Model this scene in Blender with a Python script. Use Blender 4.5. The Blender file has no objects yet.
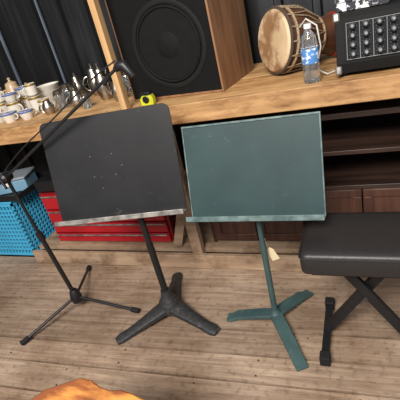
import bpy, math, random
from mathutils import Vector, Matrix
random.seed(11)
V=Vector
col=bpy.context.scene.collection
bpy.context.scene.view_settings.view_transform='Standard'
# ---------------------------------------------------------------- materials
def mat(name,c,rough=.6,metal=0,var=.15,scale=8,stretch=(1,1,1),bump=.0,c2=None,spec=.5,trans=0,ramp=(.35,.7),detail=6,coat=0):
    m=bpy.data.materials.new(name); m.use_nodes=True; nt=m.node_tree; b=nt.nodes['Principled BSDF']
    tc=nt.nodes.new('ShaderNodeTexCoord'); mp=nt.nodes.new('ShaderNodeMapping'); mp.inputs['Scale'].default_value=stretch
    nz=nt.nodes.new('ShaderNodeTexNoise'); nz.inputs['Scale'].default_value=scale; nz.inputs['Detail'].default_value=detail
    cr=nt.nodes.new('ShaderNodeValToRGB')
    if c2 is None: c2=tuple(max(0,x*(1-var*1.5)) for x in c)
    cr.color_ramp.elements[0].position=ramp[0]; cr.color_ramp.elements[1].position=ramp[1]
    cr.color_ramp.elements[0].color=(*c2,1); cr.color_ramp.elements[1].color=(*c,1)
    L=nt.links.new
    L(tc.outputs['Object'],mp.inputs[0]);L(mp.outputs[0],nz.inputs[0]);L(nz.outputs[0],cr.inputs[0]);L(cr.outputs[0],b.inputs['Base Color'])
    b.inputs['Roughness'].default_value=rough; b.inputs['Metallic'].default_value=metal
    b.inputs['Specular IOR Level'].default_value=spec; b.inputs['Transmission Weight'].default_value=trans
    b.inputs['Coat Weight'].default_value=coat
    if bump:
        bp=nt.nodes.new('ShaderNodeBump'); bp.inputs['Strength'].default_value=bump; bp.inputs['Distance'].default_value=.01
        L(nz.outputs[0],bp.inputs['Height']); L(bp.outputs[0],b.inputs['Normal'])
    return m
def stain(m,scale=2.5,dark=(.55,.48,.42),lo=.38,hi=.55,stretch=(1,1,1)):
    nt=m.node_tree;L=nt.links.new;b=nt.nodes['Principled BSDF']; src=b.inputs['Base Color'].links[0].from_socket
    tc=nt.nodes.new('ShaderNodeTexCoord'); mp=nt.nodes.new('ShaderNodeMapping'); mp.inputs['Scale'].default_value=stretch; mp.inputs['Location'].default_value=(3,5,7)
    nz=nt.nodes.new('ShaderNodeTexNoise'); nz.inputs['Scale'].default_value=scale; nz.inputs['Detail'].default_value=8; nz.inputs['Roughness'].default_value=.65
    cr=nt.nodes.new('ShaderNodeValToRGB'); cr.color_ramp.elements[0].position=lo; cr.color_ramp.elements[1].position=hi
    cr.color_ramp.elements[0].color=(*dark,1); cr.color_ramp.elements[1].color=(1,1,1,1)
    mx=nt.nodes.new('ShaderNodeMixRGB'); mx.blend_type='MULTIPLY'; mx.inputs[0].default_value=1
    L(tc.outputs['Object'],mp.inputs[0]);L(mp.outputs[0],nz.inputs[0]);L(nz.outputs[0],cr.inputs[0]);L(src,mx.inputs[1]);L(cr.outputs[0],mx.inputs[2]);L(mx.outputs[0],b.inputs['Base Color'])
    return m
PINE=stain(stain(mat('pine_ply',(.64,.39,.175),.55,scale=3,stretch=(1,13,13),c2=(.45,.25,.10),bump=.2,detail=10),5,(.66,.57,.50),.38,.54,(1,2,2)),14,(.5,.40,.33),.30,.36,(1,2.5,2.5))
PINEF=stain(mat('pine_fascia',(.56,.32,.14),.6,scale=3,stretch=(1,13,13),c2=(.36,.19,.075),bump=.2,detail=10),6,(.50,.42,.36),.36,.54,(1,3,3))
PINEV=stain(mat('pine_upright',(.60,.38,.18),.6,scale=3,stretch=(11,11,1),c2=(.42,.24,.10),bump=.15),9,(.5,.38,.3),.30,.36,(2,2,1))
PINED=stain(mat('weathered_pine',(.44,.31,.20),.7,scale=3,stretch=(1,9,9),c2=(.28,.18,.115),bump=.2),7,(.55,.5,.45),.36,.52)
DARKW=mat('dark_wood',(.050,.026,.018),.4,scale=3,stretch=(1,9,9),c2=(.022,.012,.009))
DOORW=mat('door_wood',(.10,.042,.026),.4,scale=3,stretch=(9,9,1),c2=(.045,.018,.012))
CABW=mat('speaker_wood',(.31,.16,.08),.55,scale=3,stretch=(9,9,1),c2=(.18,.085,.04))
BLK=mat('black_enamel',(.010,.010,.011),.45,scale=20,spec=.4)
DESKB=stain(mat('black_desk_paint',(.015,.015,.016),.5,scale=7,c2=(.010,.010,.011),detail=10,spec=.3),38,(2.6,2.4,2.2),.31,.36)
RIV=mat('bare_rivet',(.10,.10,.10),.5,.3)
CAST=stain(mat('cast_iron',(.030,.030,.031),.5,scale=60,bump=.25,c2=(.018,.018,.018),spec=.4),18,(2.2,2.1,2.0),.36,.42)
RUB=mat('rubber',(.010,.010,.010),.85,spec=.3)
SIL=mat('worn_metal',(.46,.43,.39),.42,.6,scale=25,c2=(.17,.16,.15))
SILV=mat('silver_plate',(.58,.55,.49),.33,1,scale=14,c2=(.25,.22,.18))
CHR=mat('chrome',(.8,.8,.82),.25,.8,scale=10,var=.1)
GRN=stain(mat('green_enamel',(.024,.050,.050),.5,scale=6,c2=(.018,.038,.039),detail=10,spec=.36),34,(2.3,1.9,1.85),.31,.36)
GRN2=stain(mat('green_enamel_worn',(.045,.088,.086),.5,scale=12,c2=(.027,.056,.058)),30,(1.8,1.5,1.5),.33,.38)
GRNL=mat('green_enamel_scuffed',(.14,.19,.18),.42,scale=30,c2=(.05,.085,.085))
VIN=mat('black_vinyl',(.020,.018,.018),.45,scale=160,bump=.08,spec=.45)
CASE=mat('amp_case_covering',(.009,.009,.009),.75,scale=160,bump=.2,spec=.25)
BAF=mat('speaker_baffle',(.006,.006,.006),.8,scale=40,spec=.15)
CONE=mat('speaker_cone',(.0075,.0075,.0075),.75,scale=30,spec=.16)
SURR=mat('speaker_surround',(.010,.010,.010),.6,spec=.2)
RED=mat('red_enamel',(.45,.012,.020),.35,scale=5,var=.15)
REDD=mat('dark_red_enamel',(.20,.008,.012),.35,scale=5,var=.15)
BLUE=mat('blue_plastic',(.06,.40,.64),.5,scale=6,var=.1)
SKY=mat('pale_blue_plastic',(.18,.34,.46),.45,scale=6)
GRYP=mat('grey_plastic',(.25,.29,.33),.5)
WHT=stain(mat('white_glaze',(.72,.67,.58),.15,scale=6,var=.08),34,(.50,.40,.34),.36,.39)
BLUB=mat('blue_band',(.08,.14,.38),.2)
CRM=mat('cream_glaze',(.62,.5,.34),.25,scale=12,c2=(.45,.28,.14))
BRN=mat('brown_glaze',(.14,.07,.035),.25,scale=9)
WICK=mat('wicker',(.45,.27,.12),.8,scale=60,c2=(.2,.1,.04),bump=.5)
GLD=mat('gold_band',(.6,.4,.12),.3,.8)
GLS=mat('clear_glass',(.85,.88,.88),.04,trans=.92,var=.03)
SKIN=stain(mat('drum_skin',(.66,.50,.32),.7,scale=7,c2=(.50,.35,.20)),9,(.45,.33,.24),.40,.54)
DWOOD=mat('carved_wood',(.12,.042,.018),.42,scale=5,stretch=(1,1,3),c2=(.045,.018,.009))
ROPE=mat('rope',(.42,.32,.20),.9,scale=150,bump=.4,c2=(.20,.13,.07))
ROPED=mat('dark_rope',(.07,.045,.028),.9,scale=150,bump=.4)
CORD=mat('white_cord',(.7,.68,.62),.7)
WAT=mat('bottle_plastic',(.85,.9,.92),.06,trans=.93,var=.05)
LAB=mat('bottle_label',(.08,.22,.50),.5,scale=55,c2=(.75,.82,.88),ramp=(.42,.50),stretch=(1,1,1.5))
CAP=mat('white_cap',(.8,.8,.8),.4)
YEL=mat('yellow_plastic',(.60,.62,.03),.4)
PANEL=mat('amp_panel',(.009,.010,.011),.7,scale=30,spec=.18)
LINE=mat('print_white',(.36,.36,.36),.6)
KTOP=mat('knob_cap',(.20,.21,.23),.5)
TAG=mat('manila_tag',(.66,.55,.34),.8,scale=20,var=.1)
SLAB=mat('polished_slab',(.66,.27,.06),.25,scale=7,stretch=(1,3,3),c2=(.24,.07,.02),coat=.4,ramp=(.42,.58))
BARK=mat('bark',(.10,.05,.025),.9,scale=20,bump=.6)
CARD=mat('printed_card',(.7,.7,.68),.6,scale=45,c2=(.02,.02,.03),ramp=(.48,.52))
REDP=mat('red_paint',(.35,.03,.02),.4)
# ---------------------------------------------------------------- geometry
def box(x0,x1,y0,y1,z0,z1):
    v=[V((x,y,z)) for x in (x0,x1) for y in (y0,y1) for z in (z0,z1)]
    f=[(0,1,3,2),(4,6,7,5),(0,4,5,1),(2,3,7,6),(0,2,6,4),(1,5,7,3)]
    return v,f
def join(*gs):
    v=[];f=[]
    for g in gs:
        o=len(v); v+=g[0]; f+=[tuple(i+o for i in q) for q in g[1]]
    return v,f
def xf(g,M): return [M@p for p in g[0]],g[1]
def frame(ax):
    ax=V(ax).normalized(); t=V((0,0,1)) if abs(ax.z)<.9 else V((1,0,0))
    a=ax.cross(t).normalized(); return a,ax.cross(a).normalized(),ax
def tube(pts,r,n=12,flat=1):
    pts=[V(p) for p in pts]; v=[];f=[]; m=len(pts)
    rs=r if isinstance(r,(list,tuple)) else [r]*m
    d0=(pts[1]-pts[0]); a,b,_=frame(d0)
    for i,p in enumerate(pts):
        d=(pts[min(i+1,m-1)]-pts[max(i-1,0)]).normalized()
        a=(a-d*a.dot(d)).normalized(); b=d.cross(a)
        for k in range(n):
            t=2*math.pi*k/n; v.append(p+a*math.cos(t)*rs[i]+b*math.sin(t)*rs[i]*flat)
    for i in range(m-1):
        for k in range(n):
            k2=(k+1)%n; f.append((i*n+k,i*n+k2,(i+1)*n+k2,(i+1)*n+k))
    f.append(tuple(range(n))[::-1]); f.append(tuple((m-1)*n+k for k in range(n)))
    return v,f
def bar(a,b,wy,wt):
    a=V(a);b=V(b);d=(b-a).normalized();s=V((0,1,0));q=d.cross(s).normalized()
    v=[p+s*wy*i+q*wt*j for p in (a,b) for i in (-1,1) for j in (-1,1)]
    return v,[(0,1,3,2),(4,6,7,5),(0,4,5,1),(2,3,7,6),(0,2,6,4),(1,5,7,3)]
def lathe(prof,o=(0,0,0),ax=(0,0,1),n=32):
    a,b,c=frame(ax); o=V(o); v=[];f=[];m=len(prof)
    for r,z in prof:
        for k in range(n):
            t=2*math.pi*k/n; v.append(o+c*z+a*math.cos(t)*max(r,1e-4)+b*math.sin(t)*max(r,1e-4))
    for i in range(m-1):
        for k in range(n):
            k2=(k+1)%n; f.append((i*n+k,i*n+k2,(i+1)*n+k2,(i+1)*n+k))
    f.append(tuple(range(n))[::-1]); f.append(tuple((m-1)*n+k for k in range(n)))
    return v,f
def torus(o,ax,R,r,n=36,m=8):
    a,b,c=frame(ax); o=V(o); v=[];f=[]
    for i in range(n):
        t=2*math.pi*i/n; d=a*math.cos(t)+b*math.sin(t)
        for j in range(m):
            s=2*math.pi*j/m; v.append(o+d*(R+r*math.cos(s))+c*r*math.sin(s))
    for i in range(n):
        for j in range(m):
            i2=(i+1)%n;j2=(j+1)%m; f.append((i*m+j,i2*m+j,i2*m+j2,i*m+j2))
    return v,f
def prism(poly,o,u,w,nrm,th):
    o=V(o);u=V(u);w=V(w);nrm=V(nrm); k=len(poly)
    v=[o+u*p[0]+w*p[1] for p in poly]+[o+u*p[0]+w*p[1]+nrm*th for p in poly]
    f=[tuple(range(k))[::-1],tuple(range(k,2*k))]+[(i,(i+1)%k,k+(i+1)%k,k+i) for i in range(k)]
    return v,f
def rrect(w,h,r,corners=(1,1,1,1),x0=0,y0=0,n=6):
    out=[]
    for (cx,cy,a0),on in zip([(w-r,r,-90),(w-r,h-r,0),(r,h-r,90),(r,r,180)],corners):
        if on: out+=[(x0+cx+r*math.cos(math.radians(a0+90*i/n)),y0+cy+r*math.sin(math.radians(a0+90*i/n))) for i in range(n+1)]
        else: out.append({-90:(x0+w,y0),0:(x0+w,y0+h),90:(x0,y0+h),180:(x0,y0)}[a0])
    return out
import bmesh
def mesh(name,g,m,base=V((0,0,0)),bev=0,smooth=True,seg=2):
    me=bpy.data.meshes.new(name); me.from_pydata([tuple(p-base) for p in g[0]],[],g[1]); me.validate()
    bm=bmesh.new(); bm.from_mesh(me); bmesh.ops.recalc_face_normals(bm,faces=bm.faces); bm.to_mesh(me); bm.free()
    for k in (m if isinstance(m,list) else [m]): me.materials.append(k)
    if smooth:
        for p in me.polygons: p.use_smooth=True
        me.set_sharp_from_angle(angle=math.radians(35))
    o=bpy.data.objects.new(name,me); col.objects.link(o)
    if bev:
        b=o.modifiers.new('bevel','BEVEL'); b.width=bev; b.segments=seg; b.limit_method='ANGLE'
    return o
def thing(name,label,cat,base,group=None):
    e=bpy.data.objects.new(name,None); e.empty_display_size=.05; e.location=base; col.objects.link(e)
    e['label']=label; e['category']=cat
    if group: e['group']=group
    return e
def part(t,name,g,m,bev=0,parent=None,label=None,seg=2):
    o=mesh(name,g,m,V(t.location),bev,seg=seg); o.parent=parent or t
    if label: o['label']=label
    return o
def solo(name,label,cat,g,m,base,bev=0,group=None):
    o=mesh(name,g,m,V(base),bev); o.location=base; o['label']=label; o['category']=cat
    if group:o['group']=group
    return o
def copy_thing(t,loc,rotz=0,s=1,tilt=0):
    n=t.copy(); col.objects.link(n); n.location=loc; n.rotation_euler=(tilt,0,rotz); n.scale=(s,s,s)
    for c in t.children:
        k=c.copy(); k.parent=n; col.objects.link(k)
        for c2 in c.children:
            q=c2.copy(); q.parent=k; col.objects.link(q)
    return n
# ---------------------------------------------------------------- setting
m=bpy.data.materials.new('floor_boards'); m.use_nodes=True; nt=m.node_tree; b=nt.nodes['Principled BSDF']; L=nt.links.new
tc=nt.nodes.new('ShaderNodeTexCoord'); mp=nt.nodes.new('ShaderNodeMapping'); mp.inputs['Scale'].default_value=(.9,18,1)
at=nt.nodes.new('ShaderNodeAttribute'); at.attribute_name='tone'
sc=nt.nodes.new('ShaderNodeVectorMath'); sc.operation='SCALE'; sc.inputs[3].default_value=40
ad=nt.nodes.new('ShaderNodeVectorMath'); ad.operation='ADD'
n1=nt.nodes.new('ShaderNodeTexNoise'); n1.inputs['Scale'].default_value=3.5; n1.inputs['Detail'].default_value=12; n1.inputs['Roughness'].default_value=.66
n2=nt.nodes.new('ShaderNodeTexNoise'); n2.inputs['Scale'].default_value=2.6; n2.inputs['Detail'].default_value=9; n2.inputs['Roughness'].default_value=.6
n3=nt.nodes.new('ShaderNodeTexNoise'); n3.inputs['Scale'].default_value=40; n3.inputs['Detail'].default_value=5
cr=nt.nodes.new('ShaderNodeValToRGB'); cr.color_ramp.elements[0].position=.25; cr.color_ramp.elements[1].position=.70
cr.color_ramp.elements[0].color=(.165,.113,.078,1); cr.color_ramp.elements[1].color=(.41,.315,.24,1)
cr2=nt.nodes.new('ShaderNodeValToRGB'); cr2.color_ramp.elements[0].color=(.60,.51,.43,1); cr2.color_ramp.elements[1].color=(1.06,1.03,1.0,1); cr2.color_ramp.elements[0].position=.36; cr2.color_ramp.elements[1].position=.62
cr3=nt.nodes.new('ShaderNodeValToRGB'); cr3.color_ramp.elements[0].color=(.72,.70,.68,1); cr3.color_ramp.elements[1].color=(1,1,1,1); cr3.color_ramp.elements[0].position=.32; cr3.color_ramp.elements[1].position=.46
def mul(a,b_):
    x=nt.nodes.new('ShaderNodeMixRGB'); x.blend_type='MULTIPLY'; x.inputs[0].default_value=1; L(a,x.inputs[1]); L(b_,x.inputs[2]); return x.outputs[0]
L(tc.outputs['Object'],mp.inputs[0]); L(mp.outputs[0],ad.inputs[0]); L(at.outputs['Color'],sc.inputs[0]); L(sc.outputs[0],ad.inputs[1])
L(ad.outputs[0],n1.inputs[0]); L(tc.outputs['Object'],n2.inputs[0]); L(tc.outputs['Object'],n3.inputs[0]); L(n1.outputs[0],cr.inputs[0]); L(n2.outputs[0],cr2.inputs[0]); L(n3.outputs[0],cr3.inputs[0])
L(mul(mul(mul(cr.outputs[0],at.outputs['Color']),cr2.outputs[0]),cr3.outputs[0]),b.inputs['Base Color'])
b.inputs['Roughness'].default_value=.6
bp=nt.nodes.new('ShaderNodeBump'); bp.inputs['Strength'].default_value=.3; bp.inputs['Distance'].default_value=.01; L(n1.outputs[0],bp.inputs['Height']); L(bp.outputs[0],b.inputs['Normal'])
FLOORM=m
gs=[];tones=[]
y=-1.5
while y<2.4:
    w=random.choice((.125,.14,.15)); x=-3.8-random.random()*4
    while x<2.0:
        l=3.8+random.random()*1.6; x1=min(x+l,2.0); x0=max(x,-3.8)
        if x1>x0+.02:
            gs.append(box(x0,x1-.006,y,y+w-.009,-.03,random.uniform(-.004,0))); tones.append(random.uniform(.82,1.16))
            if y>.3:
                xn=x0+.02+random.random()*.05
                while xn<x1:
                    for yn in (.22,.78):
                        if random.random()<.7: gs.append(box(xn-.003,xn+.003,y+w*yn-.003,y+w*yn+.003,-.01,.0006)); tones.append(.15)
                    xn+=.6
        x+=l
    y+=w
gs.append(box(-3.8,2.0,-1.5,2.4,-.05,-.028)); tones.append(.03)
Rf=Matrix.Translation((-.8,1.3,0))@Matrix.Rotation(math.radians(3),4,'Z')@Matrix.Translation((.8,-1.3,0))
fl=mesh('floor',join(*gs),FLOORM,smooth=False); fl.matrix_world=Rf; fl['kind']='structure'
ca=fl.data.color_attributes.new('tone','FLOAT_COLOR','CORNER')
for i,p in enumerate(fl.data.polygons):
    t=tones[i//6]
    for li in p.loop_indices: ca.data[li].color=(t,t*.985,t*.96,1)
CORR=mat('corrugated_steel',(.030,.032,.036),.5,.3,scale=5,c2=(.008,.008,.009),stretch=(3,3,.35),ramp=(.45,.75))
PALE=mat('painted_gap_light',(.20,.24,.29),.5,.2,scale=4,c2=(.08,.10,.13),stretch=(3,3,.5))  # pale blue-grey colour painted to stand in for daylight slivers
def corr(length,h,dep=.026,per=.19):
    prof=[];x=0
    while x<length:
        prof+= [(x,0),(x+per*.72,0),(x+per*.77,dep),(x+per*.94,dep)]; x+=per
    v=[];f=[]
    for (a,d) in prof: v+= [V((a,-d,0)),V((a,-d,h))]
    for i in range(len(prof)-1): f.append((2*i,2*i+2,2*i+3,2*i+1))
    return v,f
wb=mesh('wall_back',xf(corr(5.4,2.7),Matrix.Translation((-3.6,2.3,-.03))),CORR,smooth=False); wb['kind']='structure'
wl=mesh('unseen_shade_wall',xf(corr(3.5,2.7),Matrix.Translation((-3.6,-1.2,-.03))@Matrix.Rotation(math.pi/2,4,'Z')),CORR,smooth=False); wl['kind']='structure'  # unseen side wall, added to darken the interior
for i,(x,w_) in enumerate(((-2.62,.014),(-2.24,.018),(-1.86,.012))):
    q=mesh('light_sliver_%d'%(i+1),box(x,x+w_,2.262,2.274,.9,2.6),PALE,smooth=False); q['kind']='structure'  # thin pale strips imitate daylight showing through wall gaps
# ---------------------------------------------------------------- workbench
t=thing('workbench','long pine workbench with low lower shelf against the metal wall','workbench',(-1,1.9,0))
part(t,'worktop',join(box(-3.2,1.2,1.6,1.905,.87,.9),box(-3.2,1.2,1.91,2.24,.87,.9)),PINE,.002)
part(t,'fascia_board',box(-3.2,1.2,1.575,1.599,.815,.902),PINEF,.003)
for x in (-2.75,-.865,1.0):
    part(t,'post',box(x-.03,x+.03,1.6,1.64,0,.869),PINED,.002)
part(t,'bottom_rail',box(-2.03,-.2,1.575,1.599,.0,.085),PINED,.002)
part(t,'lower_shelf',box(-2.03,1.2,1.642,2.24,.06,.085),PINED)
part(t,'brace',xf(box(-.025,.025,-.01,.01,0,.48),Matrix.Translation((-1.0,1.655,.10))@Matrix.Rotation(.35,4,'Y')),PINED)
solo('wooden_post','bare pine stud rising from the front edge of the workbench','wooden post',box(-1.056,-1.026,1.605,1.645,.9005,2.6),PINEV,(-1.04,1.63,.9),.002)
# ---------------------------------------------------------------- speaker
R=Matrix.Translation((-1.07,1.76,.901))@Matrix.Rotation(math.radians(-7),4,'Z')
t=thing('speaker_cabinet','large black-fronted loudspeaker in a brown wooden cabinet on the workbench','speaker',R@V((.25,.2,0)))
W,D,Hh=.5,.40,.78
part(t,'cabinet',xf(join(box(0,.010,0,D,0,Hh),box(W-.010,W,0,D,0,Hh),box(.010,W-.010,0,D,0,.012),box(.010,W-.010,0,D,Hh-.018,Hh),box(.010,W-.010,D-.02,D,.018,Hh-.018)),R),CABW,.002)
part(t,'baffle',xf(box(.010,W-.010,-.004,.012,.012,Hh-.018),R),BAF,.002)
c=R@V((.275,-.004,.232)); ax=(R.to_3x3()@V((0,-1,0)))
part(t,'woofer_frame',lathe([(.188,0),(.188,.003),(.178,.005),(.168,.003),(.168,0)],c,ax,48),SURR)
part(t,'woofer_surround',torus(c+ax*.002,ax,.157,.006,48),CONE)
part(t,'woofer_cone',lathe([(.150,.002),(.06,.001),(.055,.003),(.04,.009),(.0,.012)],c,ax,48),CONE)
part(t,'tweeter_horn',xf(box(.12,.38,-.010,-.004,.52,.66),R),SURR,.004)
# ---------------------------------------------------------------- music stands
def stand(name,label,base,bl,br,tl,m,mlip,rounded,legs,legmat,cast):
    base=V(base); bl=V(bl);br=V(br);tl=V(tl)
    u=(br-bl); w=u.length; u.normalize(); v=(tl-bl); h=v.length; v=(v-u*v.dot(u)).normalized(); n=u.cross(v).normalized()
    if n.y>0: n=-n
    t=thing(name,label,'music stand',base)
    r=.03
    part(t,'desk',prism(rrect(w,h,r,(0,1,1,0)) if rounded else rrect(w,h,.006,(0,1,1,0)),bl,u,v,-n,.004),m,.0015)
    if not rounded:
        part(t,'desk_rim',join(prism(rrect(w,.007,.001,(0,0,0,0)),bl+v*(h-.004)+n*.004,u,v,-n,.012),prism(rrect(.005,h,.001,(0,0,0,0)),bl+n*.003,u,v,-n,.01),prism(rrect(.005,h,.001,(0,0,0,0)),bl+u*(w-.005)+n*.003,u,v,-n,.01)),GRNL,.001,label='worn paler folded edge')
    if rounded:
        for (p_,q_) in ((.35,.42),(.52,.42),(.35,.62),(.52,.62),(.40,.30),(.58,.50)):
            part(t,'rivet',lathe([(.0034,0),(.0028,.0012),(0,.0016)],bl+u*w*p_+v*h*q_,n,10),RIV)
    part(t,'desk_ledge',join(prism([(0,0),(w,0),(w,.06),(0,.06)],bl,u,n,v,.003),prism([(0,0),(w,0),(w,.020),(0,.020)],bl+n*.057,u,v,n,.003)),mlip,.001,label='scuffed bare-edged ledge')
    mid=bl+u*(w/2); ztop=mid.z+.03; cdk=mid+v*.085-n*.005
    part(t,'tilt_bracket',join(prism(rrect(.10,.08,.01),cdk-u*.05-v*.03,u,v,-n,.008),tube([V((base.x,base.y,ztop)),V((base.x,base.y+.006,ztop+.02)),cdk-n*.006],.008)),m)
    part(t,'pole',join(tube([(base.x,base.y,.05),(base.x,base.y,.40)],.0155 if cast else .0125),tube([(base.x,base.y,.395),(base.x,base.y,ztop)],.0105 if not cast else .0135)),BLK if cast else GRN2)
    hub=lathe([(.055,.03),(.054,.055),(.046,.078),(.032,.098),(.026,.115),(.022,.14)] if cast else [(.026,.03),(.026,.052),(.018,.062),(.0145,.07)],(base.x,base.y,0))
    part(t,'hub',hub,legmat)
    for tip in legs:
        tip=V((tip[0],tip[1],0)); o=V((base.x,base.y,0)); d=(tip-o); ln=d.length; d.normalize(); s=V((-d.y,d.x,0))
        secs=[(.01,.042,.072,.035),(.07,.037,.060,.028),(.14,.030,.044,.016),(ln-.07,.025,.030,.004),(ln-.02,.028,.024,0),(ln+.005,.020,.016,0)] if cast else [(.01,.026,.052,.036),(.08,.026,.044,.028),(.17,.025,.031,.016),(ln-.02,.024,.013,.002),(ln,.023,.011,0)]
        vv=[];ff=[]; k_=.95 if not cast else .45
        for q,(dd,hw,zt,zb) in enumerate(secs):
            for sx,z in ((-1,zb),(-1,zt*.7+zb*.3),(-k_,zt),(k_,zt),(1,zt*.7+zb*.3),(1,zb)): vv.append(o+d*dd+s*hw*sx+V((0,0,z)))
        for q in range(len(secs)-1):
            for k in range(6): ff.append((q*6+k,q*6+(k+1)%6,q*6+6+(k+1)%6,q*6+6+k))
        ff.append(tuple(range(6)));ff.append(tuple((len(secs)-1)*6+k for k in range(6)))
        part(t,'leg',(vv,ff),legmat,.002 if cast else .001)
    return t
stand('music_stand','black metal music stand with heavy cast tripod base',(-.89,1.24,0),(-1.22,1.15,.575),(-.67,1.25,.565),(-1.225,1.25,.985),DESKB,SIL,True,[(-1.08,1.03),(-.63,1.141),(-.97,1.51)],CAST,True)
stand('music_stand','dark green metal music stand with flat three-legged base',(-.385,1.24,0),(-.63,1.2,.555),(-.135,1.2,.555),(-.635,1.3,.885),GRN,GRNL,False,[(-.605,1.232),(-.264,1.426),(-.248,1.009)],GRN2,False)
solo('price_tag','blank manila paper price tag hanging from the green stand','price tag',join(xf(prism([(-.016,0),(.016,0),(.016,.05),(.008,.062),(-.008,.062),(-.016,.05)],(0,0,0),V((1,0,0)),V((0,0,1)),V((0,1,0)),.001),Matrix.Translation((-.348,1.262,.315))@Matrix.Rotation(-.42,4,'Y')),tube([(-.372,1.262,.370),(-.375,1.25,.41),(-.374,1.242,.43)],.0008,6)),TAG,(-.348,1.262,.315))
# ---------------------------------------------------------------- microphone stand
b0=V((-1.415,1.215,0)); clutch=V((-1.43,1.16,.80)); tip=V((-.78,1.25,1.145))
t=thing('microphone_stand','black boom microphone stand with folding tripod legs','microphone stand',b0)
hub=V((-1.413,1.212,.085))
part(t,'pole',join(tube([hub-V((0,0,.02)),hub.lerp(clutch,.55)],.011),tube([hub.lerp(clutch,.5),clutch],.0075),tube([hub.lerp(clutch,.52),hub.lerp(clutch,.58)],.016)),BLK)
part(t,'leg_hub',join(lathe([(.018,-.035),(.026,-.03),(.03,0),(.024,.03),(.016,.045)],hub),lathe([(.014,0),(.014,.03)],hub,(1,-.4,0))),BLK)
for x,y_ in ((-1.584,.938),(-1.059,1.216),(-1.578,1.538)):
    e=V((x,y_,.012)); d=(e-hub).normalized()
    l=part(t,'leg',tube([hub,e-d*.02],.0075),BLK)
    part(t,'rubber_foot',tube([e-d*.045,e-d*.04,e-d*.005,e],[.009,.013,.013,.009]),RUB,parent=l)
bd=(tip-clutch).normalized()
part(t,'boom_arm',tube([clutch-bd*.18,tip],.006),BLK)
part(t,'counterweight',tube([clutch-bd*.24,clutch-bd*.23,clutch-bd*.15,clutch-bd*.14],[.012,.02,.02,.012]),BLK)
part(t,'clutch',join(lathe([(.012,-.03),(.022,-.022),(.022,.022),(.012,.03)],clutch,(.1,-1,0)),lathe([(.015,-.02),(.015,.02)],clutch,(0,0,1)),tube([clutch+V((0,-.03,0)),clutch+V((0.03,-.045,-.03))],.006)),BLK)
part(t,'microphone_clip',join(tube([tip-bd*.02,tip,tip+V((.02,0,.0)),tip+V((.045,.0,-.04))],[.010,.017,.02,.012]),tube([tip+V((-.04,-.01,-.02)),tip+V((-.075,-.01,-.05))],.008)),BLK)
cab=[]
for i in range(25):
    s=i/24; p=clutch.lerp(tip,s)+V((0,-.012,.018+.02*math.sin(s*math.pi)+.006*math.sin(s*9))); cab.append(p)
part(t,'cable',tube(cab,.0028,8),BLK)
# ---------------------------------------------------------------- stool
t=thing('keyboard_bench','black padded folding bench on crossed metal legs','bench',(0,1.18,0))
x0,x1,y0,y1=-.215,.26,1.045,1.315
def cushion(x0,x1,y0,y1,z0,z1):
    rings=[]
    for ins,z in ((.003,z0),(.0,z0+.008),(-.001,(z0+z1)/2),(.0,z1-.016),(.003,z1-.009),(.009,z1-.004),(.03,z1-.001),(.08,z1)):
        w=x1-x0-2*ins; d=y1-y0-2*ins; r=max(.012,.022-ins*.2)
        rings.append([V((x0+ins+p[0],y0+ins+p[1],z)) for p in rrect(w,d,r,n=6)])
    m_=len(rings[0]); v=[p for rg in rings for p in rg]; f=[]
    for i in range(len(rings)-1):
        for j in range(m_): f.append((i*m_+j,i*m_+(j+1)%m_,(i+1)*m_+(j+1)%m_,(i+1)*m_+j))
    f.append(tuple(range(m_))[::-1]); f.append(tuple((len(rings)-1)*m_+j for j in range(m_)))
    return v,f
part(t,'cushion',cushion(x0,x1,y0,y1,.425,.505),VIN)
pip=[V((x0-.002+p[0],y0-.002+p[1],.489)) for p in rrect(x1-x0+.004,y1-y0+.004,.022,n=5)]
part(t,'seam_piping',tube(pip+[pip[0]],.0028,8),VIN)
part(t,'seat_frame',join(box(x0+.03,x1-.03,y0+.03,y0+.055,.40,.424),box(x0+.03,x1-.03,y1-.055,y1-.03,.40,.424),box(x0+.03,x0+.05,y0+.055,y1-.055,.40,.424),box(x1-.05,x1-.03,y0+.055,y1-.055,.40,.424)),BLK)
xl,xr=-.17,.13
part(t,'leg',bar((xl+.005,1.205,.03),(xr-.03,1.205,.415),.012,.017),BLK,.002)
part(t,'leg',bar((xr,1.178,.03),(xl+.035,1.178,.415),.012,.017),BLK,.002)
part(t,'pivot_bolt',lathe([(.008,0),(.007,.006)],(-.022,1.166,.225),(0,-1,0)),CAST)
for xx in (xl,xr):
    p=part(t,'foot_bar',join(box(xx-.014,xx+.014,1.06,1.34,.008,.036)),BLK,.003)
    for a,b_ in ((1.035,1.075),(1.325,1.365)):
        part(t,'foot_cap',box(xx-.019,xx+.019,a,b_,.0,.042),RUB,.005,parent=p)
# ---------------------------------------------------------------- tool chest
t=thing('tool_chest','red metal tool chest with dark lid on the lower shelf','tool chest',(-1.45,1.85,.086))
X0,X1=-1.90,-1.04
part(t,'body',join(box(X0,X1,1.705,1.98,.086,.44)),REDD,.004)
part(t,'lid',box(X0-.004,X1+.004,1.70,1.985,.445,.52),BLK,.012)
part(t,'latch',box(-1.47,-1.43,1.688,1.699,.42,.48),CHR,.002)
for r_,(za,zb) in enumerate(((.092,.150),(.160,.225),(.237,.32),(.332,.43))):
    d=part(t,'drawer',box(X0+.02,X1-.02,1.688,1.704,za,zb),RED,.003)
    part(t,'drawer_pull',join(box(X0+.03,X1-.03,1.678,1.687,zb-.012,zb-.004)),SIL,.002,parent=d,label='silver full-width pull')
part(t,'carry_handle',tube([(-1.6,1.84,.52),(-1.6,1.84,.55),(-1.3,1.84,.55),(-1.3,1.84,.52)],.008),BLK)
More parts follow.
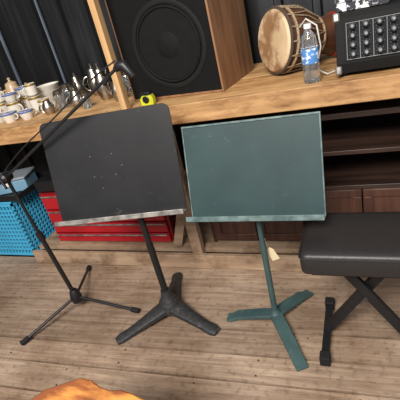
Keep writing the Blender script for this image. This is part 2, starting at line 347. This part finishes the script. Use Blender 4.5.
# ---------------------------------------------------------------- milk crate
t=thing('milk_crate','blue lattice-sided plastic crate on the floor beside the tool chest','crate',(-2.25,1.82,0))
cx0,cx1,cy0,cy1,cz0,cz1=-2.46,-2.075,1.63,1.97,.0,.43
gs=[box(cx0,cx1,cy0,cy1,cz0,cz0+.012)]
for (a,b_,c_,d_) in ((cx0,cx1,cy0,cy0+.012),(cx0,cx1,cy1-.012,cy1),(cx0,cx0+.012,cy0,cy1),(cx1-.012,cx1,cy0,cy1)):
    gs.append(box(a,b_,c_,d_,cz0,cz0+.03)); gs.append(box(a,b_,c_,d_,cz1-.035,cz1))
    z=cz0+.058
    while z<cz1-.05: gs.append(box(a,b_,c_,d_,z,z+.009)); z+=.030
    if b_-a>.1:
        x=a
        while x<b_-.001: gs.append(box(x,x+.009,c_+.001,d_-.001,cz0,cz1)); x+=(b_-a-.009)/13
    else:
        y=c_
        while y<d_-.001: gs.append(box(a+.001,b_-.001,y,y+.009,cz0,cz1)); y+=(d_-c_-.009)/11
part(t,'basket',join(*gs),BLUE)
part(t,'rim',join(box(cx0-.006,cx1+.006,cy0-.006,cy0+.014,cz1-.012,cz1),box(cx0-.006,cx1+.006,cy1-.014,cy1+.006,cz1-.012,cz1),box(cx0-.006,cx0+.014,cy0,cy1,cz1-.012,cz1),box(cx1-.014,cx1+.006,cy0,cy1,cz1-.012,cz1)),BLUE,.002)
t=thing('cloth_bundle','folded grey-blue cloth stored inside the blue crate','cloth',(-2.26,1.8,.013))
part(t,'fold',join(box(-2.44,-2.10,1.66,1.94,.013,.10),box(-2.43,-2.11,1.665,1.935,.101,.19),box(-2.44,-2.12,1.66,1.94,.191,.27)),SKY,.02)
t=thing('tray','shallow black plastic tray lying across the blue crate','tray',(-2.25,1.82,.432))
part(t,'tray_base',box(-2.5,-2.0,1.63,1.98,.432,.442),BLK,.003)
part(t,'tray_rim',join(box(-2.5,-2.0,1.63,1.64,.442,.47),box(-2.5,-2.0,1.97,1.98,.442,.47),box(-2.5,-2.49,1.64,1.97,.442,.47),box(-2.01,-2.0,1.64,1.97,.442,.47)),BLK,.002)
t=thing('storage_box','pale blue plastic box with grey lid on the black tray','storage box',(-2.16,1.8,.443))
Rb=Matrix.Translation((-2.16,1.80,.443))@Matrix.Rotation(.30,4,'Z')
part(t,'box_body',xf(box(-.12,.12,-.08,.08,0,.08),Rb),SKY,.008)
part(t,'box_lid',xf(box(-.128,.128,-.088,.088,.081,.098),Rb),GRYP,.006)
part(t,'lid_latch',xf(box(-.03,.03,-.096,-.088,.05,.095),Rb),CAP,.003)
t=thing('spray_bottle','small pale bottle standing on the black tray','bottle',(-2.37,1.75,.443))
part(t,'bottle_body',lathe([(.03,0),(.034,.01),(.034,.10),(.02,.125),(.012,.13)],(-2.37,1.75,.443)),SKY)
part(t,'cap',lathe([(.016,0),(.016,.03),(.012,.034)],(-2.37,1.75,.573)),CAP)
# ---------------------------------------------------------------- shelf unit
t=thing('shelf_unit','dark brown wooden shelf unit with panelled doors under the workbench','shelf unit',(-.1,1.95,.086))
sx0,sx1=-.80,.75
part(t,'carcass',join(box(sx0,sx0+.02,1.70,2.15,.086,.72),box(sx1-.02,sx1,1.70,2.15,.086,.72),box(sx0+.02,sx1-.02,2.13,2.15,.086,.72),box(sx0,sx1,1.69,2.15,.721,.745),box(sx0+.02,sx1-.02,1.71,2.13,.088,.106),box(-.30,-.28,1.71,2.13,.107,.38),box(.22,.24,1.71,2.13,.107,.38)),DARKW,.002)
for z in (.555,.385): part(t,'shelf',box(sx0+.021,sx1-.021,1.695,2.128,z,z+.02),DARKW,.002)
for a,b_ in ((sx0+.022,-.545),(-.54,-.302),(-.278,-.03),(-.025,.218)):
    d=part(t,'door',join(box(a,b_,1.698,1.709,.108,.383),box(a,b_,1.69,1.698,.108,.145),box(a,b_,1.69,1.698,.345,.383),box(a,a+.04,1.69,1.698,.145,.345),box(b_-.04,b_,1.69,1.698,.145,.345)),DOORW,.002)
    part(t,'knob',lathe([(.006,0),(.006,.012),(.013,.018),(.012,.026),(0,.028)],(b_-.02 if a in (sx0+.022,-.278) else a+.02,1.69,.25),(0,-1,0)),BLK,parent=d)
# ---------------------------------------------------------------- drum
S=.88
hc=V((-.365,1.84,1.050)); ax=V((.74,.66,-.14)).normalized()
t=thing('djembe_drum','carved wooden hand drum with mottled tan head lying on workbench','drum',(-.30,1.92,.9))
def sp(l): return [(r*S,z*S) for r,z in l]
part(t,'shell',lathe(sp([(.139,.004),(.147,.02),(.150,.06),(.144,.13),(.122,.20),(.088,.25),(.086,.27),(.105,.37),(.098,.37),(.070,.27)]),hc,ax,40),DWOOD)
part(t,'drumhead',lathe(sp([(.148,.016),(.145,.006),(.138,0),(.10,-.002),(.0,-.003)]),hc,ax,40),SKIN)
part(t,'rope_ring',torus(hc+ax*.018*S,ax,.150*S,.0075),ROPED)
part(t,'rope_ring',torus(hc+ax*.05*S,ax,.153*S,.006),ROPE)
part(t,'rope_ring',torus(hc+ax*.24*S,ax,.096*S,.007),ROPE)
a_,b_,_=frame(ax); gs=[]
P=lambda tt,r,z: hc+ax*z*S+(a_*math.cos(tt)+b_*math.sin(tt))*r*S
for i in range(15):
    for s in (-.5,.5):
        t0=2*math.pi*i/15; t1=2*math.pi*(i+s)/15
        gs.append(tube([P(t0,.157,.02),P(t0*.5+t1*.5,.153,.13),P(t1,.102,.238)],.0026,6))
part(t,'rope_lacing',join(*gs),ROPE)
part(t,'carved_band',torus(hc+ax*.355*S,ax,.100*S,.007),REDP)
rt=V((ax.y,-ax.x,0)).normalized()
st=hc+ax*.06+rt*.125+V((0,0,.05))
part(t,'carry_cord',tube([st,st+V((.03,-.02,.03)),st+V((.07,-.03,.0)),st+V((.08,-.04,-.08)),V((st.x+.06,st.y-.06,.93)),V((st.x+.10,st.y-.07,.906)),V((st.x+.13,st.y-.03,.906))],.0032,8),CORD,label='loose white cord')
# ---------------------------------------------------------------- bottle
t=thing('water_bottle','clear plastic water bottle with blue label and white cap','bottle',(-.19,1.645,.9))
o=(-.19,1.645,.9)
part(t,'bottle_body',lathe([(.026,0),(.031,.006),(.032,.02),(.030,.028),(.032,.036),(.030,.046),(.032,.056),(.032,.062),(.0315,.125),(.032,.135),(.030,.145),(.031,.155),(.026,.172),(.014,.190),(.0125,.2)],o,n=28),WAT)
part(t,'bottle_label',lathe([(.0325,.075),(.0328,.076),(.0328,.128),(.0325,.129)],o,n=28),LAB)
part(t,'cap',lathe([(.0145,.2),(.0145,.214),(.013,.216)],o,n=20),CAP)
# ---------------------------------------------------------------- amp / mixer
t=thing('powered_mixer','black powered mixer amplifier with rows of knobs','mixer',(.12,1.75,.9))
ax0,ax1=-.095,.42
prof=[(1.64,.915),(1.625,.955),(1.662,1.105),(1.68,1.122),(1.92,1.122),(1.94,1.11),(1.94,.915)]
part(t,'case',prism(prof,(ax0,0,0),V((0,1,0)),V((0,0,1)),V((1,0,0)),ax1-ax0),CASE,.003)
for xx in (ax0-.004,ax1-.016):
    for (yy,zz) in ((1.635,.93),(1.672,1.112),(1.925,1.112),(1.93,.925)):
        part(t,'corner_protector',xf(box(-.012,.012,-.016,.016,-.016,.016),Matrix.Translation((xx+.01,yy,zz))@Matrix.Rotation(-.2,4,'X')),SIL,.006)
pu=V((1,0,0)); pv=V((0,.037,.15)).normalized(); pn=V((0,-.15,.037)).normalized(); po=V((ax0+.03,1.627,.962))
part(t,'control_panel',prism(rrect(ax1-ax0-.06,.135,.004),po,pu,pv,pn,.004),PANEL,.001)
lines=[]
for i in range(10): lines.append(prism([(0,0),(.0012,0),(.0012,.125),(0,.125)],po+pu*(.008+i*.045)+pv*.005+pn*.004,pu,pv,pn,.0006))
for z in (.004,.13): lines.append(prism([(0,0),(.43,0),(.43,.0012),(0,.0012)],po+pu*.008+pv*z+pn*.004,pu,pv,pn,.0006))
KP=[(.030+i*.045,.020+j*.032) for i in range(9) for j in range(4)]
for (ku,kv) in KP:
    cc=po+pu*ku+pv*kv+pn*.0042
    for k in range(7):
        aa=math.radians(-135+45*k); q=cc+(pu*math.sin(aa)+pv*math.cos(aa))*.0145
        lines.append(prism([(-.0006,-.0006),(.0006,-.0006),(.0006,.0006),(-.0006,.0006)],q,pu,pv,pn,.0006))
part(t,'panel_print',join(*lines),LINE)
for (ku,kv) in KP:
    cc=po+pu*ku+pv*kv+pn*.004
    k=part(t,'knob',lathe([(.0125,0),(.011,.013),(.009,.014)],cc,pn,16),BLK)
    part(t,'knob_cap',lathe([(.0055,0),(.005,.002)],cc+pn*.014,pn,12),KTOP,parent=k)
for x,y_ in ((-.07,1.67),(.39,1.67),(-.07,1.91),(.39,1.91)): part(t,'foot',lathe([(.012,0),(.014,.014)],(x,y_,.9005)),RUB)
t=thing('patterned_box','flat black and white patterned card box lying on the mixer','box',(.0,1.80,1.123))
Rb=Matrix.Translation((.0,1.80,1.124))@Matrix.Rotation(-.15,4,'Z')
part(t,'box_body',xf(box(-.078,.10,-.09,.09,0,.03),Rb),CARD,.002)
part(t,'box_lid',xf(box(-.081,.103,-.093,.093,.031,.045),Rb),CARD,.002)
# ---------------------------------------------------------------- tape measure
t=thing('tape_measure','yellow and black tape measure at the front of workbench','tape measure',(-.95,1.655,.9))
part(t,'tape_case',prism([(-.033,0),(.033,0),(.035,.03),(.022,.058),(-.018,.062),(-.034,.045)],(-.935,1.64,.9),V((1,0,0)),V((0,0,1)),V((0,1,0)),.034),YEL,.005)
part(t,'grip',join(prism([(-.036,.038),(-.018,.066),(.022,.062),(.028,.05),(.015,.048),(-.015,.05),(-.028,.036)],(-.935,1.637,.9),V((1,0,0)),V((0,0,1)),V((0,1,0)),.040),lathe([(.017,0),(.016,.004)],(-.935,1.638,.93),(0,-1,0))),BLK,.002)
# ---------------------------------------------------------------- crockery
def handle(o,r,h,R=.02,th=.004,side=V((1,0,0))):
    o=V(o); return tube([o+side*(r-.003+R*1.2*math.sin(a))+V((0,0,h*.5+h*.28*math.cos(a))) for a in [math.pi*i/10 for i in range(11)]],th,8)
def mug(name,label,loc,m,r=.04,h=.09,group=None,band=None,flare=1.02):
    t=thing(name,label,'mug' if h>.06 else 'cup',loc,group)
    part(t,'cup_body',lathe([(r*.7,0),(r*.8 if flare>1.05 else r*.95,.01),(r*.95 if flare>1.05 else r,h*.5),(r*flare,h),(r*(flare-.08),h),(r*.88,h*.5),(r*.6,.008),(0,.008)],loc),m)
    part(t,'handle',handle(loc,r,h),m)
    if band: part(t,'painted_band',lathe([(r*(flare-.005)*1.01,h*.82),(r*flare*1.02,h*.95),(r*flare*1.01,h*.97)],loc),band)
    return t
M=mug('mug','white china mug with gold rim on the workbench',V((-1.93,1.84,.9)),WHT,group='white china mugs on the workbench',band=GLD)
for x,y_,z,r_,s_ in ((-2.05,1.87,.9,2.5,1),(-1.82,1.91,.9,1.2,1),(-1.72,1.86,.9,-1,.8),(-1.94,1.97,.9,2,1),(-2.05,1.87,.991,0,.9),(-1.82,1.91,.991,4,.8)):
    copy_thing(M,V((x,y_,z)),r_,s_)
C=mug('teacup','white flared china teacup with blue band on the workbench',V((-1.88,1.73,.9)),WHT,.042,.055,'blue-banded teacups on the workbench',BLUB,1.15)
for x,y_,z,r_,s_ in ((-2.04,1.99,.9,.4,1.1),(-2.04,2.0,.962,2.2,1),(-1.76,1.74,.9,1,.9),(-1.93,1.84,.991,.8,.9),(-1.94,1.97,.991,1.6,1),(-1.98,1.75,.9,4.2,.9)):
    copy_thing(C,V((x,y_,z)),r_,s_)
M2=mug('mug','brown glazed pottery mug on the workbench',V((-1.99,1.66,.9)),BRN,.032,.065,'brown pottery mugs on the workbench')
copy_thing(M2,V((-1.71,1.99,.9)),2,1.05)
B=solo('bowl','white china bowl among the mugs on the workbench','bowl',lathe([(.03,0),(.032,.008),(.062,.035),(.075,.06),(.071,.06),(.058,.037),(.0,.012)],(-1.82,2.05,.9)),WHT,(-1.82,2.05,.9),group='white china bowls on the workbench')
for x,y_,z in ((-1.825,2.052,.93),(-1.818,2.048,.96),(-1.98,2.13,.9),(-1.983,2.128,.93)):
    q=B.copy(); q.location=(x,y_,z); col.objects.link(q)
def pot(name,label,cat,loc,m,r,h,rot=0,lid=True,spout=True):
    loc=V(loc); t=thing(name,label,cat,loc); sd=V((math.cos(rot),math.sin(rot),0))
    part(t,'pot_body',lathe([(r*.6,0),(r*.7,.008),(r,h*.35),(r*.95,h*.6),(r*.6,h*.85),(r*.55,h*.95),(r*.5,h*.95)],loc),m)
    if lid: part(t,'lid',lathe([(r*.58,h*.95),(r*.5,h*1.03),(r*.12,h*1.1),(r*.1,h*1.14),(r*.17,h*1.2),(0,h*1.25)],loc),m)
    if spout: part(t,'spout',tube([loc+sd*r*.85+V((0,0,h*.35)),loc+sd*r*1.35+V((0,0,h*.55)),loc+sd*r*1.65+V((0,0,h*.9))],[r*.22,r*.15,r*.1],10),m)
    part(t,'handle',handle(loc,r*.85,h,R=r*.55,th=.005,side=-sd),m)
    return t
pot('teapot','cream and brown glazed teapot by the metal wall','teapot',(-2.17,2.12,.9),CRM,.07,.16,.1)
pot('coffee_pot','tarnished silver coffee pot beside the pine stud','coffee pot',(-1.33,1.92,.9),SILV,.045,.16,2.6)
pot('sugar_pot','small tarnished silver lidded pot on the workbench','pot',(-1.47,1.84,.9),SILV,.042,.09,1,spout=False)
pot('silver_pitcher','small silver pitcher on the workbench','pitcher',(-1.20,1.84,.9),SILV,.036,.11,3.6,lid=False)
pot('teapot','tall silver teapot among glass jars on the workbench','teapot',(-1.50,2.10,.9),SILV,.05,.15,.5)
pot('sugar_pot','round silver lidded pot behind the glass jars','pot',(-1.66,2.13,.9),SILV,.045,.12,2,spout=False)
pot('silver_pitcher','squat silver pitcher near the white mugs','pitcher',(-1.62,1.77,.9),SILV,.034,.08,.5,lid=False)
def jar(loc,group):
    loc=V(loc); t=thing('glass_jar','clear glass jar with metal lid on workbench','jar',loc,group)
    part(t,'jar_body',lathe([(.026,0),(.03,.006),(.03,.07),(.024,.082),(.021,.082),(.027,.07),(.027,.008),(0,.006)],loc),GLS)
    part(t,'lid',lathe([(.026,.082),(.027,.1),(.02,.106),(0,.108)],loc),SILV); return t
J=jar((-1.55,1.93,.9),'glass jars with metal lids')
for x,y_,s in ((-1.60,1.86,1.),(-1.41,2.04,1.2),(-1.63,1.98,1.1),(-1.25,2.05,1.2),(-1.37,1.78,.8)): copy_thing(J,V((x,y_,.9)),0,s)
t=thing('wicker_basket','brown wicker basket by the metal wall','basket',(-2.42,2.10,.9))
part(t,'basket_body',lathe([(.07,0),(.08,.02),(.095,.10),(.10,.11),(.093,.11),(.075,.02),(0,.01)],(-2.42,2.10,.9)),WICK)
part(t,'handle',tube([V((-2.42+.095*math.cos(a),2.10,1.0+.12*math.sin(a))) for a in [math.pi*i/14 for i in range(15)]],.006,8),WICK)
# ---------------------------------------------------------------- slab table
t=thing('slab_table','low table with glossy orange-brown live-edge wood slab top','table',(-.66,.36,0))
poly=[]
for i in range(48):
    a=2*math.pi*i/48; r=.2+.012*math.sin(3*a+1)+.009*math.sin(7*a)+.006*math.sin(13*a+2); poly.append((r*1.35*math.cos(a),r*math.sin(a)))
part(t,'slab_top',prism(poly,(-.655,.35,.40),V((1,0,0)),V((0,1,0)),V((0,0,1)),.035),SLAB,.006)
for a in (.5,2.6,4.7):
    d=V((math.cos(a),math.sin(a),0)); part(t,'leg',tube([V((-.655,.35,.40))+d*.09,V((-.655,.35,0))+d*.15],[.02,.015]),BARK)
# ---------------------------------------------------------------- light
def area(loc,tgt,size,e,c):
    l=bpy.data.lights.new('daylight','AREA'); l.shape='RECTANGLE'; l.size=size[0]; l.size_y=size[1]; l.energy=e; l.color=c
    o=bpy.data.objects.new('daylight',l); o.location=loc; o.rotation_euler=(V(tgt)-V(loc)).to_track_quat('-Z','Y').to_euler(); col.objects.link(o)
area((-.4,-1.4,3.0),(-.9,1.4,.3),(1.6,1.1),250,(1,.965,.92))
w=bpy.data.worlds.new('world'); bpy.context.scene.world=w; w.use_nodes=True
w.node_tree.nodes['Background'].inputs[0].default_value=(.96,.97,1,1); w.node_tree.nodes['Background'].inputs[1].default_value=.42
# ---------------------------------------------------------------- camera
th=math.radians(26.57); ps=math.radians(25.8); ro=math.atan2(150,590)
fw=V((-math.sin(ps)*math.cos(th),math.cos(ps)*math.cos(th),-math.sin(th)))
r0=V((math.cos(ps),math.sin(ps),0)); u0=r0.cross(fw)
cx=math.cos(ro)*r0-math.sin(ro)*u0; cy=math.sin(ro)*r0+math.cos(ro)*u0
cd=bpy.data.cameras.new('camera'); cd.lens=36; cd.sensor_width=36; cd.clip_start=.02
co=bpy.data.objects.new('camera',cd); M4=Matrix((cx,cy,-fw)).transposed().to_4x4(); M4.translation=V((0,0,1.3)); co.matrix_world=M4
col.objects.link(co); bpy.context.scene.camera=co
